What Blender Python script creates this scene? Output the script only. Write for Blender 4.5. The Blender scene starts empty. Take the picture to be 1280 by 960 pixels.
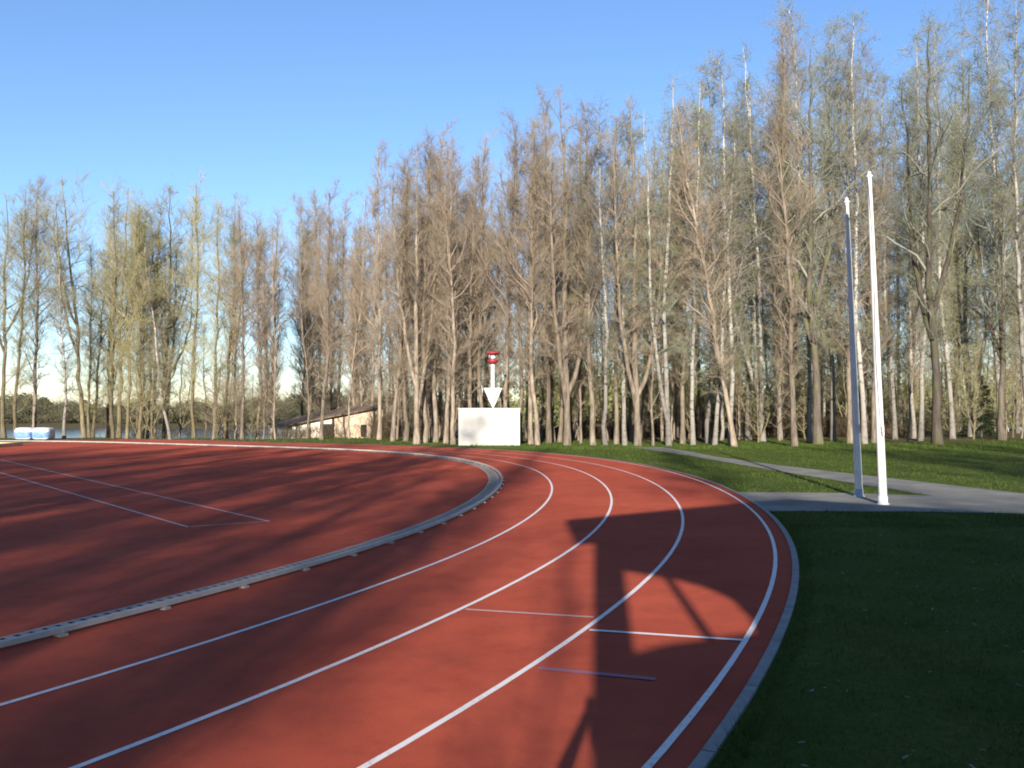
import bpy, bmesh, math, random
import numpy as np
from mathutils import Vector, Matrix
from mathutils.geometry import tessellate_polygon

random.seed(7)
scene = bpy.context.scene
COL = scene.collection
R = math.radians
F_PX, HZ, EYE = 1081.8, 511.97, 1.757          # lens and horizon measured on the photograph
PITCH = math.atan((HZ - 480) / F_PX)
SUN_EL, SUN_AZ = R(18.4), R(5.5)               # light travels towards +Y and a little to +X
SD = Vector((math.sin(SUN_AZ) * math.cos(SUN_EL), math.cos(SUN_AZ) * math.cos(SUN_EL), -math.sin(SUN_EL)))


def at(u, v, z=0.0):
    """ground point (height z) seen at a place in the photograph: used to survey the site"""
    du, dv = u - 640, v - 480
    fy = F_PX * math.cos(PITCH) + dv * math.sin(PITCH)
    fz = F_PX * math.sin(PITCH) - dv * math.cos(PITCH)
    t = (z - EYE) / fz
    return du * t, fy * t


def height_at(v, d):
    return EYE + d * math.tan(math.atan((480 - v) / F_PX) + PITCH)


# ------------------------------------------------------------------ materials
def new_mat(name):
    m = bpy.data.materials.new(name)
    m.use_nodes = True
    nt = m.node_tree
    return m, nt, nt.nodes['Principled BSDF'], nt.nodes, nt.links


def ramp(N, fac, stops, L):
    r = N.new('ShaderNodeValToRGB')
    cr = r.color_ramp
    while len(cr.elements) > 1:
        cr.elements.remove(cr.elements[-1])
    cr.elements[0].position, cr.elements[0].color = stops[0][0], (*stops[0][1], 1)
    for p, c in stops[1:]:
        e = cr.elements.new(p)
        e.color = (*c, 1)
    L.new(fac, r.inputs['Fac'])
    return r.outputs['Color']


def noise(N, L, vec, scale, detail=4.0, rough=0.6):
    n = N.new('ShaderNodeTexNoise')
    n.inputs['Scale'].default_value = scale
    n.inputs['Detail'].default_value = detail
    n.inputs['Roughness'].default_value = rough
    if vec is not None:
        L.new(vec, n.inputs['Vector'])
    return n.outputs['Fac']


def mapped(N, L, src='Object', scale=(1, 1, 1)):
    tc = N.new('ShaderNodeTexCoord')
    mp = N.new('ShaderNodeMapping')
    mp.inputs['Scale'].default_value = scale
    L.new(tc.outputs[src], mp.inputs['Vector'])
    return mp.outputs['Vector']


def mix(N, L, fac, a, b, mode='MIX'):
    m = N.new('ShaderNodeMix')
    m.data_type = 'RGBA'
    m.blend_type = mode
    for sock, v in ((m.inputs['Factor'], fac), (m.inputs['A'], a), (m.inputs['B'], b)):
        pass
    def put(sock, v):
        if isinstance(v, (int, float)):
            sock.default_value = v
        elif isinstance(v, tuple):
            sock.default_value = (*v, 1)
        else:
            L.new(v, sock)
    put(m.inputs[0], fac)
    put(m.inputs[6], a)
    put(m.inputs[7], b)
    return m.outputs[2]


def bump(N, L, bsdf, h, strength, dist=0.02):
    b = N.new('ShaderNodeBump')
    b.inputs['Strength'].default_value = strength
    b.inputs['Distance'].default_value = dist
    L.new(h, b.inputs['Height'])
    L.new(b.outputs['Normal'], bsdf.inputs['Normal'])


def noisy(name, stops, scale=3.0, rough=0.8, stretch=(1, 1, 1), src='Object', bmp=0.3, bscale=None, spec=0.3, metal=0.0, vary=0.0):
    m, nt, b, N, L = new_mat(name)
    v = mapped(N, L, src, stretch)
    f = noise(N, L, v, scale)
    c = ramp(N, f, stops, L)
    if vary:
        oi = N.new('ShaderNodeObjectInfo')
        h = N.new('ShaderNodeHueSaturation')
        mr = N.new('ShaderNodeMapRange')
        mr.inputs['To Min'].default_value = 1 - vary
        mr.inputs['To Max'].default_value = 1 + vary
        L.new(oi.outputs['Random'], mr.inputs['Value'])
        L.new(mr.outputs['Result'], h.inputs['Value'])
        L.new(c, h.inputs['Color'])
        c = h.outputs['Color']
    L.new(c, b.inputs['Base Color'])
    b.inputs['Roughness'].default_value = rough
    b.inputs['Specular IOR Level'].default_value = spec
    b.inputs['Metallic'].default_value = metal
    if bmp:
        bump(N, L, b, noise(N, L, v, bscale or scale * 4), bmp)
    return m


def mat_track():
    m, nt, b, N, L = new_mat('red_track_rubber')
    v = mapped(N, L, 'Object')
    big = noise(N, L, v, 0.35, 5, 0.65)
    mid = noise(N, L, v, 2.6, 6, 0.7)
    fine = noise(N, L, v, 210, 3, 0.7)
    c = ramp(N, big, [(0.3, (0.30, 0.056, 0.032)), (0.7, (0.42, 0.086, 0.049))], L)
    c2 = ramp(N, mid, [(0.32, (0.78, 0.78, 0.80)), (0.55, (1, 1, 1)), (0.75, (1.08, 1.05, 1.02))], L)
    c = mix(N, L, 0.8, c, c2, 'MULTIPLY')
    spots = noise(N, L, v, 1.1, 8, 0.8)
    c = mix(N, L, ramp(N, spots, [(0.56, (0, 0, 0)), (0.72, (0.45, 0.45, 0.45))], L), c, (0.17, 0.055, 0.042))
    vor = N.new('ShaderNodeTexVoronoi'); vor.inputs['Scale'].default_value = 38; L.new(v, vor.inputs['Vector'])
    c = mix(N, L, ramp(N, vor.outputs['Distance'], [(0.05, (0.35, 0.35, 0.35)), (0.16, (0, 0, 0))], L), c, (0.10, 0.030, 0.024))
    c3 = ramp(N, fine, [(0.35, (0.62, 0.62, 0.64)), (0.6, (1.12, 1.1, 1.1))], L)
    c = mix(N, L, 0.55, c, c3, 'MULTIPLY')
    L.new(c, b.inputs['Base Color'])
    b.inputs['Roughness'].default_value = 0.95
    b.inputs['Specular IOR Level'].default_value = 0.06
    bump(N, L, b, fine, 0.5, 0.004)
    return m


def mat_paint(name, col, worn):
    m, nt, b, N, L = new_mat(name)
    v = mapped(N, L, 'Object')
    f = noise(N, L, v, 30, 5, 0.75)
    c = ramp(N, f, [(0.30, worn), (0.47, col)], L)
    L.new(c, b.inputs['Base Color'])
    b.inputs['Roughness'].default_value = 0.7
    return m


def mat_ground():
    m, nt, b, N, L = new_mat('lawn_soil')
    v = mapped(N, L, 'Object')
    a = noise(N, L, v, 0.5, 6, 0.7)
    f = noise(N, L, v, 14, 5, 0.75)
    g = noise(N, L, v, 90, 4, 0.7)
    c = ramp(N, a, [(0.3, (0.036, 0.058, 0.011)), (0.5, (0.056, 0.080, 0.014)), (0.7, (0.085, 0.094, 0.022))], L)
    k = ramp(N, f, [(0.3, (0.55, 0.6, 0.55)), (0.6, (1.15, 1.1, 1.0))], L)
    c = mix(N, L, 0.8, c, k, 'MULTIPLY')
    k = ramp(N, g, [(0.3, (0.55, 0.55, 0.5)), (0.65, (1.2, 1.2, 1.1))], L)
    c = mix(N, L, 0.7, c, k, 'MULTIPLY')
    # leaf litter under the wood: grows with distance from the track, broken up by noise
    sep = N.new('ShaderNodeSeparateXYZ')
    L.new(v, sep.inputs[0])
    mr = N.new('ShaderNodeMapRange')
    mr.inputs['From Min'].default_value = 42
    mr.inputs['From Max'].default_value = 54
    L.new(sep.outputs['Y'], mr.inputs['Value'])
    ad = N.new('ShaderNodeMath'); ad.operation = 'MULTIPLY_ADD'
    L.new(a, ad.inputs[0]); ad.inputs[1].default_value = 1.2
    sb = N.new('ShaderNodeMath'); sb.operation = 'SUBTRACT'
    L.new(mr.outputs['Result'], sb.inputs[0]); sb.inputs[1].default_value = 0.75
    L.new(sb.outputs[0], ad.inputs[2])
    cl = N.new('ShaderNodeClamp'); L.new(ad.outputs[0], cl.inputs['Value'])
    lit = ramp(N, f, [(0.3, (0.055, 0.040, 0.022)), (0.7, (0.13, 0.095, 0.05))], L)
    c = mix(N, L, cl.outputs[0], c, lit)
    L.new(c, b.inputs['Base Color'])
    b.inputs['Roughness'].default_value = 0.95
    b.inputs['Specular IOR Level'].default_value = 0.1
    bump(N, L, b, f, 0.7, 0.06)
    return m


def mat_bark(name, stops, vstretch=0.22, scale=6.0, moss=None, birch=False, vary=0.34):
    m, nt, b, N, L = new_mat(name)
    v = mapped(N, L, 'Object', (1, 1, vstretch))
    c = ramp(N, noise(N, L, v, scale, 5, 0.7), stops, L)
    if birch:
        v2 = mapped(N, L, 'Object', (1.6, 1.6, 3.2))
        n2 = noise(N, L, v2, 1.5, 6, 0.8)
        dk = ramp(N, n2, [(0.55, (0, 0, 0)), (0.60, (1, 1, 1))], L)
        c = mix(N, L, dk, c, (0.05, 0.042, 0.036))
        sep = N.new('ShaderNodeSeparateXYZ')
        L.new(mapped(N, L, 'Object'), sep.inputs[0])
        mr = N.new('ShaderNodeMapRange')
        mr.inputs['From Min'].default_value = 0.2
        mr.inputs['From Max'].default_value = 7.5
        mr.inputs['To Min'].default_value = 1.35
        mr.inputs['To Max'].default_value = 0.0
        L.new(sep.outputs['Z'], mr.inputs['Value'])
        mu = N.new('ShaderNodeMath'); mu.operation = 'MULTIPLY'
        L.new(mr.outputs['Result'], mu.inputs[0])
        L.new(noise(N, L, v, 4.0, 4, 0.7), mu.inputs[1])
        c = mix(N, L, mu.outputs[0], c, (0.06, 0.05, 0.04))
    if moss:
        n3 = noise(N, L, mapped(N, L, 'Object', (1, 1, 0.4)), 2.2, 4, 0.6)
        k = ramp(N, n3, [(0.5, (0, 0, 0)), (0.68, (0.8, 0.8, 0.8))], L)
        c = mix(N, L, k, c, moss)
    oi = N.new('ShaderNodeObjectInfo')
    h = N.new('ShaderNodeHueSaturation')
    mr = N.new('ShaderNodeMapRange')
    mr.inputs['To Min'].default_value = 1 - vary
    mr.inputs['To Max'].default_value = 1 + vary
    L.new(oi.outputs['Random'], mr.inputs['Value'])
    L.new(mr.outputs['Result'], h.inputs['Value'])
    L.new(c, h.inputs['Color'])
    L.new(h.outputs['Color'], b.inputs['Base Color'])
    b.inputs['Roughness'].default_value = 0.9
    b.inputs['Specular IOR Level'].default_value = 0.15
    bump(N, L, b, noise(N, L, v, scale * 2.2, 5, 0.7), 0.6, 0.03)
    return m


def mat_leaf(name, a, bcol, vary=0.25):
    m, nt, b, N, L = new_mat(name)
    v = mapped(N, L, 'Object')
    c = ramp(N, noise(N, L, v, 0.8, 3, 0.6), [(0.3, a), (0.7, bcol)], L)
    oi = N.new('ShaderNodeObjectInfo')
    h = N.new('ShaderNodeHueSaturation')
    mr = N.new('ShaderNodeMapRange')
    mr.inputs['To Min'].default_value = 1 - vary
    mr.inputs['To Max'].default_value = 1 + vary
    L.new(oi.outputs['Random'], mr.inputs['Value'])
    L.new(mr.outputs['Result'], h.inputs['Value'])
    L.new(c, h.inputs['Color'])
    L.new(h.outputs['Color'], b.inputs['Base Color'])
    b.inputs['Roughness'].default_value = 0.7
    b.inputs['Specular IOR Level'].default_value = 0.15
    tr = N.new('ShaderNodeBsdfTranslucent')
    L.new(h.outputs['Color'], tr.inputs['Color'])
    ms = N.new('ShaderNodeMixShader')
    ms.inputs[0].default_value = 0.3
    out = N['Material Output']
    L.new(b.outputs[0], ms.inputs[1]); L.new(tr.outputs[0], ms.inputs[2])
    L.new(ms.outputs[0], out.inputs['Surface'])
    return m


M = {}
M['track'] = mat_track()
M['line'] = mat_paint('white_line_paint', (0.62, 0.58, 0.56), (0.40, 0.26, 0.23))
M['line_pink'] = mat_paint('worn_line_paint', (0.40, 0.24, 0.22), (0.30, 0.10, 0.08))
M['line_blue'] = mat_paint('blue_line_paint', (0.19, 0.085, 0.13), (0.29, 0.065, 0.06))
M['line_faint'] = mat_paint('faded_line_paint', (0.47, 0.34, 0.32), (0.34, 0.16, 0.13))
M['ground'] = mat_ground()
M['grass'] = mat_leaf('grass_blade', (0.040, 0.073, 0.012), (0.078, 0.109, 0.021), 0.0)
M['straw'] = noisy('dry_bits', [(0.3, (0.12, 0.115, 0.08)), (0.7, (0.26, 0.25, 0.20))], 5, 0.9, bmp=0)
M['path'] = noisy('path_asphalt', [(0.25, (0.105, 0.103, 0.092)), (0.5, (0.15, 0.146, 0.130)), (0.75, (0.215, 0.208, 0.186))], 1.2, 0.9, bmp=0.4, bscale=60)
M['stone'] = noisy('kerb_concrete', [(0.3, (0.17, 0.17, 0.165)), (0.7, (0.25, 0.245, 0.235))], 8, 0.85, bmp=0.3, bscale=50)
M['drain'] = noisy('drain_grey', [(0.25, (0.25, 0.215, 0.18)), (0.75, (0.40, 0.35, 0.30))], 6, 0.8, bmp=0.3)
M['slot'] = noisy('drain_slot', [(0.3, (0.09, 0.08, 0.07)), (0.7, (0.15, 0.135, 0.12))], 6, 0.9, bmp=0)
M['alu'] = noisy('weathered_aluminium', [(0.3, (0.31, 0.285, 0.26)), (0.7, (0.42, 0.39, 0.36))], 5, 0.6, bmp=0.1, metal=0.1)
M['polewhite'] = noisy('pole_white', [(0.3, (0.42, 0.42, 0.405)), (0.6, (0.54, 0.54, 0.525))], 3, 0.5, bmp=0.05)
M['steel'] = noisy('galvanised_steel', [(0.3, (0.30, 0.31, 0.32)), (0.7, (0.42, 0.43, 0.44))], 8, 0.5, bmp=0.1, metal=0.6)
M['blockwhite'] = noisy('painted_render', [(0.25, (0.340, 0.323, 0.293)), (0.6, (0.425, 0.412, 0.383))], 1.1, 0.85, bmp=0.2, bscale=25)
M['signwhite'] = noisy('sign_white', [(0.3, (0.44, 0.44, 0.43)), (0.7, (0.54, 0.54, 0.53))], 4, 0.6, bmp=0.05)
M['signred'] = noisy('sign_red', [(0.3, (0.17, 0.016, 0.022)), (0.7, (0.26, 0.032, 0.04))], 4, 0.5, bmp=0.05)
M['signgrey'] = noisy('sign_grey', [(0.3, (0.040, 0.040, 0.043)), (0.7, (0.065, 0.065, 0.068))], 4, 0.6, bmp=0.05)
M['shedwall'] = noisy('shed_limewash', [(0.25, (0.414, 0.368, 0.287)), (0.5, (0.690, 0.632, 0.517)), (0.75, (0.805, 0.759, 0.644))], 1.4, 0.9, bmp=0.4, bscale=12)
M['shedbrick'] = noisy('shed_old_brick', [(0.25, (0.30, 0.21, 0.14)), (0.5, (0.50, 0.40, 0.29)), (0.75, (0.60, 0.52, 0.40))], 2.0, 0.9, bmp=0.4, bscale=12)
M['shedroof'] = noisy('shed_roofing', [(0.3, (0.085, 0.060, 0.042)), (0.7, (0.17, 0.125, 0.09))], 1.5, 0.9, bmp=0.4)
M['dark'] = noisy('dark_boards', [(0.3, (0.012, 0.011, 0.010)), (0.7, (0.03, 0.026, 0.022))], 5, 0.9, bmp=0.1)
M['tarpwhite'] = noisy('tarp_white', [(0.3, (0.44, 0.47, 0.52)), (0.7, (0.54, 0.56, 0.58))], 3, 0.5, bmp=0.4, bscale=6)
M['tarpblue'] = noisy('tarp_blue', [(0.3, (0.08, 0.17, 0.42)), (0.7, (0.17, 0.27, 0.50))], 5, 0.5, bmp=0.4, bscale=6)
M['timber'] = noisy('pale_timber', [(0.3, (0.34, 0.26, 0.14)), (0.7, (0.46, 0.36, 0.20))], 6, 0.8, stretch=(0.2, 1, 1), bmp=0.2)
M['sand'] = noisy('pit_sand', [(0.3, (0.40, 0.32, 0.21)), (0.7, (0.52, 0.44, 0.31))], 3, 0.95, bmp=0.4)
M['bark_tan'] = mat_bark('bark_tan', [(0.3, (0.060, 0.049, 0.039)), (0.48, (0.155, 0.126, 0.095)), (0.7, (0.265, 0.22, 0.17))])
M['bark_olive'] = mat_bark('bark_olive', [(0.25, (0.055, 0.047, 0.028)), (0.5, (0.13, 0.108, 0.066)), (0.75, (0.21, 0.18, 0.115))], moss=(0.10, 0.095, 0.035))
M['bark_dark'] = mat_bark('bark_dark', [(0.25, (0.030, 0.024, 0.020)), (0.5, (0.075, 0.062, 0.05)), (0.75, (0.13, 0.11, 0.09))], moss=(0.08, 0.085, 0.03))
M['bark_birch'] = mat_bark('bark_birch', [(0.25, (0.20, 0.185, 0.16)), (0.6, (0.38, 0.36, 0.32))], vstretch=1, scale=4, birch=True)
M['twig_brown'] = mat_bark('twig_brown', [(0.3, (0.175, 0.140, 0.105)), (0.7, (0.285, 0.228, 0.172))], scale=1.2, vary=0.22)
M['twig_purple'] = mat_bark('twig_purple', [(0.3, (0.150, 0.134, 0.118)), (0.7, (0.24, 0.218, 0.192))], scale=1.2, vary=0.2)
M['twig_olive'] = mat_bark('twig_olive', [(0.3, (0.20, 0.185, 0.12)), (0.7, (0.31, 0.285, 0.185))], scale=1.2, vary=0.2)
M['twig_grey'] = mat_bark('twig_grey', [(0.3, (0.135, 0.135, 0.108)), (0.7, (0.22, 0.22, 0.178))], scale=1.2, vary=0.2)
M['leaf_olive'] = mat_leaf('leaf_olive', (0.165, 0.185, 0.062), (0.24, 0.255, 0.09))
M['leaf_yellow'] = mat_leaf('leaf_yellow', (0.27, 0.25, 0.06), (0.36, 0.33, 0.085))
M['leaf_brown'] = mat_leaf('leaf_brown', (0.165, 0.148, 0.075), (0.235, 0.21, 0.105))
M['leaf_green'] = mat_leaf('leaf_green', (0.125, 0.165, 0.052), (0.20, 0.235, 0.078))
M['needle'] = mat_leaf('needle_green', (0.012, 0.028, 0.012), (0.028, 0.05, 0.02))
M['wood_far'] = mat_leaf('far_wood', (0.085, 0.080, 0.048), (0.13, 0.118, 0.068), 0.0)
M['wood_far2'] = mat_leaf('far_wood_green', (0.05, 0.062, 0.03), (0.085, 0.095, 0.042), 0.0)
M['reed'] = mat_leaf('dry_undergrowth', (0.060, 0.044, 0.028), (0.115, 0.086, 0.054), 0.0)
M['hutwall'] = noisy('hut_boards', [(0.3, (0.30, 0.26, 0.20)), (0.7, (0.42, 0.37, 0.29))], 2, 0.85, bmp=0.3)
M['cloth'] = noisy('dark_jacket', [(0.3, (0.03, 0.035, 0.05)), (0.7, (0.06, 0.065, 0.085))], 8, 0.9, bmp=0.3)
M['skin'] = noisy('skin', [(0.3, (0.48, 0.30, 0.22)), (0.7, (0.56, 0.36, 0.27))], 6, 0.6, bmp=0.1)
M['hair'] = noisy('hair', [(0.3, (0.03, 0.022, 0.016)), (0.7, (0.06, 0.045, 0.03))], 20, 0.7, bmp=0.3)


def mat_water():
    m, nt, b, N, L = new_mat('lake_water')
    b.inputs['Base Color'].default_value = (0.05, 0.075, 0.10, 1)
    b.inputs['Roughness'].default_value = 0.12
    v = mapped(N, L, 'Object', (1, 0.35, 1))
    bump(N, L, b, noise(N, L, v, 1.6, 3, 0.5), 0.25, 0.15)
    return m


M['water'] = mat_water()


# ------------------------------------------------------------------ object helpers
def tag(o, label=None, cat=None, group=None, kind=None):
    if label: o['label'] = label
    if cat: o['category'] = cat
    if group: o['group'] = group
    if kind: o['kind'] = kind
    return o


def empty(name, loc=(0, 0, 0), rz=0.0):
    o = bpy.data.objects.new(name, None)
    o.empty_display_size = 0.3
    COL.objects.link(o)
    o.location = loc
    o.rotation_euler = (0, 0, rz)
    return o


def link(name, me, parent=None, loc=None):
    o = bpy.data.objects.new(name, me)
    COL.objects.link(o)
    if parent: o.parent = parent
    if loc: o.location = loc
    return o


class Buf:
    """collects vertices and faces and links them as one mesh"""
    def __init__(self):
        self.v, self.f, self.m, self.n, self.s = [], [], [], 0, []

    def add(self, verts, faces, mat=0, smooth=False):
        verts = np.asarray(verts, float).reshape(-1, 3)
        faces = np.asarray(faces, int)
        if len(faces) == 0: return
        self.v.append(verts)
        self.f.append(faces + self.n)
        self.m.append(np.full(len(faces), mat))
        self.s.append(np.full(len(faces), smooth))
        self.n += len(verts)

    def tube(self, pts, rad, sides=6, mat=0, cap=True, smooth=True):
        pts = np.asarray(pts, float)
        n = len(pts)
        t = np.gradient(pts, axis=0)
        t /= np.linalg.norm(t, axis=1)[:, None] + 1e-9
        ref = np.array([1.0, 0, 0]) if abs(t[0, 0]) < 0.8 else np.array([0, 1.0, 0])
        a = np.cross(t, ref); a /= np.linalg.norm(a, axis=1)[:, None] + 1e-9
        b = np.cross(t, a)
        ang = np.arange(sides) * 2 * np.pi / sides
        rad = np.broadcast_to(np.asarray(rad, float), (n,))
        ring = pts[:, None, :] + rad[:, None, None] * (np.cos(ang)[None, :, None] * a[:, None, :] + np.sin(ang)[None, :, None] * b[:, None, :])
        i = np.arange(n - 1)[:, None] * sides
        j = np.arange(sides)[None, :]
        k = (j + 1) % sides
        q = np.stack([i + j, i + k, i + sides + k, i + sides + j], -1).reshape(-1, 4)
        self.add(ring, q[:, ::-1], mat, smooth)
        if cap:
            for r0, flip in ((0, False), ((n - 1) * sides, True)):
                idx = np.arange(sides) + r0
                c = [[r0 % 1 + x for x in idx]]
                vv = ring.reshape(-1, 3)[idx]
                tri = np.array([[0, x, x + 1] for x in range(1, sides - 1)])
                self.add(vv, tri if not flip else tri[:, ::-1], mat, False)

    def box(self, lo, hi, mat=0, rz=0.0, org=(0, 0, 0)):
        (x0, y0, z0), (x1, y1, z1) = lo, hi
        v = np.array([[x0, y0, z0], [x1, y0, z0], [x1, y1, z0], [x0, y1, z0], [x0, y0, z1], [x1, y0, z1], [x1, y1, z1], [x0, y1, z1]], float)
        if rz:
            c, s = math.cos(rz), math.sin(rz)
            v[:, :2] = v[:, :2] @ np.array([[c, s], [-s, c]])
        v += np.array(org)
        self.add(v, [[0, 3, 2, 1], [4, 5, 6, 7], [0, 1, 5, 4], [1, 2, 6, 5], [2, 3, 7, 6], [3, 0, 4, 7]], mat)

    def lathe(self, prof, sides=16, mat=0, org=(0, 0, 0)):
        ang = np.arange(sides) * 2 * np.pi / sides
        p = np.array(prof, float)
        ring = np.stack([p[:, 0, None] * np.cos(ang), p[:, 0, None] * np.sin(ang), np.repeat(p[:, 1, None], sides, 1)], -1) + np.array(org)
        n = len(p)
        i = np.arange(n - 1)[:, None] * sides
        j = np.arange(sides)[None, :]
        k = (j + 1) % sides
        q = np.stack([i + j, i + k, i + sides + k, i + sides + j], -1).reshape(-1, 4)
        self.add(ring, q, mat, True)

    def mesh(self, name, mats):
        me = bpy.data.meshes.new(name)
        v = np.concatenate(self.v)
        me.vertices.add(len(v))
        me.vertices.foreach_set('co', v.astype(np.float32).ravel())
        loops = np.concatenate([f.ravel() for f in self.f])
        tot = np.concatenate([np.full(len(f), f.shape[1]) for f in self.f])
        me.loops.add(len(loops))
        me.loops.foreach_set('vertex_index', loops.astype(np.int32))
        me.polygons.add(len(tot))
        me.polygons.foreach_set('loop_start', (np.cumsum(tot) - tot).astype(np.int32))
        me.polygons.foreach_set('loop_total', tot.astype(np.int32))
        me.polygons.foreach_set('material_index', np.concatenate(self.m).astype(np.int32))
        me.polygons.foreach_set('use_smooth', np.concatenate(self.s).astype(bool))
        for m in (mats if isinstance(mats, (list, tuple)) else [mats]):
            me.materials.append(m)
        me.update(calc_edges=True)
        me.validate()
        return me

    def build(self, name, mats, parent=None, loc=None):
        return link(name, self.mesh(name, mats), parent, loc)


def prism(buf, poly, holes, y0, y1, mat=0):
    """an x-z outline with holes given a thickness in y"""
    loops = [poly] + list(holes)
    flat = [p for l in loops for p in l]
    tris = tessellate_polygon([[Vector((p[0], p[1], 0)) for p in l] for l in loops])
    n = len(flat)
    v = [(p[0], y0, p[1]) for p in flat] + [(p[0], y1, p[1]) for p in flat]
    f = []
    for a, b, c in tris:
        pa, pb, pc = flat[a], flat[b], flat[c]
        if (pb[0] - pa[0]) * (pc[1] - pa[1]) - (pb[1] - pa[1]) * (pc[0] - pa[0]) < 0:
            b, c = c, b
        f.append((a, b, c)); f.append((a + n, c + n, b + n))
    buf.add(v, f, mat)
    o = 0
    for l in loops:
        k = len(l)
        q = [(o + i, o + (i + 1) % k, n + o + (i + 1) % k, n + o + i) for i in range(k)]
        buf.add(v, q, mat)
        o += k


def bevel(o, w, seg=2):
    md = o.modifiers.new('bevel', 'BEVEL')
    md.width = w; md.segments = seg; md.limit_method = 'ANGLE'
    return o


# ------------------------------------------------------------------ terrain, lake
def terrain(x, y):
    k = np.clip((y - 52.5) / 16.0, 0, 1); k = k * k * (3 - 2 * k)
    w = 1 - np.clip((x - 0.0) / 12.0, 0, 1); w = w * w * (3 - 2 * w)
    drop = 2.2 * k * w
    s = 0.06 * (np.sin(x * 0.31 + 1) * np.sin(y * 0.23) + 0.5 * np.sin(x * 0.9 + y * 0.7)) * np.clip((y - 43) / 8, 0, 1)
    far = np.clip((y - 150) / 60, 0, 1) * 2.6 * w
    return -drop + s + far


xs = np.concatenate([np.linspace(-600, -70, 20), np.linspace(-66, 66, 100), np.linspace(70, 600, 20)])
ys = np.concatenate([np.linspace(-300, -10, 20), np.linspace(-6, 40, 20), np.linspace(41, 100, 90), np.linspace(104, 260, 30), np.linspace(290, 900, 10)])
X, Y = np.meshgrid(xs, ys)
g = Buf()
nx = len(xs)
ii, jj = np.meshgrid(np.arange(len(ys) - 1), np.arange(nx - 1), indexing='ij')
q = np.stack([ii * nx + jj, ii * nx + jj + 1, (ii + 1) * nx + jj + 1, (ii + 1) * nx + jj], -1).reshape(-1, 4)
g.add(np.stack([X, Y, terrain(X, Y)], -1), q, 0, True)
tag(g.build('ground', M['ground']), kind='structure')
w = Buf()
w.add([(-600, 60, -1.75), (40, 60, -1.75), (40, 260, -1.75), (-600, 260, -1.75)], [[0, 1, 2, 3]])
tag(w.build('water', M['water']), kind='structure')

# ------------------------------------------------------------------ track
CX, CY = -28.0, 19.7
KN = [(-100, 27.75), (-60, 27.75), (-36, 27.75), (-30, 27.71), (-24, 27.66), (-18, 27.66), (-12, 27.64), (-6, 27.64), (0, 27.70), (6, 27.82), (12, 28.0),
      (18, 28.12), (24, 28.12), (30, 27.95), (36, 27.55), (42, 27.0), (48, 26.4), (54, 25.95), (60, 25.75), (66, 25.85), (72, 26.25), (78, 26.85), (84, 27.35), (90, 27.6)]


def kerb_curve():
    ph = np.radians(np.arange(-96, 91, 1.0))
    kx = np.radians([k[0] for k in KN]); kr = np.array([k[1] for k in KN])
    r = np.interp(ph, kx, kr)
    for _ in range(14):
        r[1:-1] = 0.25 * r[:-2] + 0.5 * r[1:-1] + 0.25 * r[2:]
    p = np.stack([CX + r * np.cos(ph), CY + r * np.sin(ph)], -1)
    e0 = p[0] + np.array([[-60.0, -1.0], [-30.0, -0.5], [-10.0, -0.1]])
    d1 = p[-1] - p[-4]; d1 /= np.linalg.norm(d1)
    d1 = d1 * 0.35 + np.array([-0.65, 0.0]); d1 /= np.linalg.norm(d1)
    e1 = p[-1] + np.array([4.0, 12.0, 30.0, 60.0])[:, None] * d1
    return np.concatenate([e0, p, e1])


KC = kerb_curve()
tn = np.gradient(KC, axis=0); tn /= np.linalg.norm(tn, axis=1)[:, None]
NRM = np.stack([tn[:, 1], -tn[:, 0]], -1)           # outward
for _ in range(3):
    NRM[1:-1] = (NRM[:-2] + NRM[1:-1] + NRM[2:]) / 3
NRM /= np.linalg.norm(NRM, axis=1)[:, None]


def off(d):
    return KC + NRM * d


def ribbon(buf, d0, d1, z, mat=0, sl=slice(None), z1=None):
    a, b = off(d0)[sl], off(d1)[sl]
    n = len(a)
    v = np.concatenate([np.c_[a, np.full(n, z)], np.c_[b, np.full(n, z if z1 is None else z1)]])
    i = np.arange(n - 1)
    buf.add(v, np.stack([i + n, i + n + 1, i + 1, i], -1), mat)


tb = Buf(); ribbon(tb, -0.03, 5.035, 0.012)
tag(tb.build('running_track', M['track']), kind='structure')
ib = Buf()
inner = off(-0.30)
c0 = np.array([-28.0, 19.7, 0.012])
v = np.concatenate([[[-75, 19.7, 0.012]], np.c_[inner, np.full(len(inner), 0.012)]])
i = np.arange(1, len(inner))
ib.add(v, np.stack([np.zeros_like(i), i, i + 1], -1))
tag(ib.build('infield', M['track']), kind='structure')
db = Buf()
ribbon(db, -0.30, -0.03, 0.006, 1)
ribbon(db, -0.30, -0.26, 0.020, 0); ribbon(db, -0.08, -0.03, 0.020, 0)
cum = np.concatenate([[0], np.cumsum(np.linalg.norm(np.diff(KC, axis=0), axis=1))])
ia, ob = off(-0.26), off(-0.08)
s = cum[20]
while s < cum[-6]:                                   # slats of the drain grating
    def P(arr, t): return np.array([np.interp(t, cum, arr[:, 0]), np.interp(t, cum, arr[:, 1])])
    a0, a1, b0, b1 = P(ia, s), P(ia, s + 0.075), P(ob, s), P(ob, s + 0.075)
    db.add([(*a0, .019), (*b0, .019), (*b1, .019), (*a1, .019)], [[0, 1, 2, 3]], 0)
    s += 0.115
tag(db.build('drain_channel', [M['drain'], M['slot']]), kind='structure')
for k in range(1, 5):
    lb = Buf(); ribbon(lb, 1.22 * k - 0.049, 1.22 * k - 0.005, 0.016)
    tag(lb.build('lane_line', M['line']), kind='structure')
kb = Buf()
ribbon(kb, 5.035, 5.105, 0.022); ribbon(kb, 5.105, 5.1051, 0.022, z1=-0.05)
kj0, kj1 = off(5.034), off(5.1055)
s = 70.0
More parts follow.
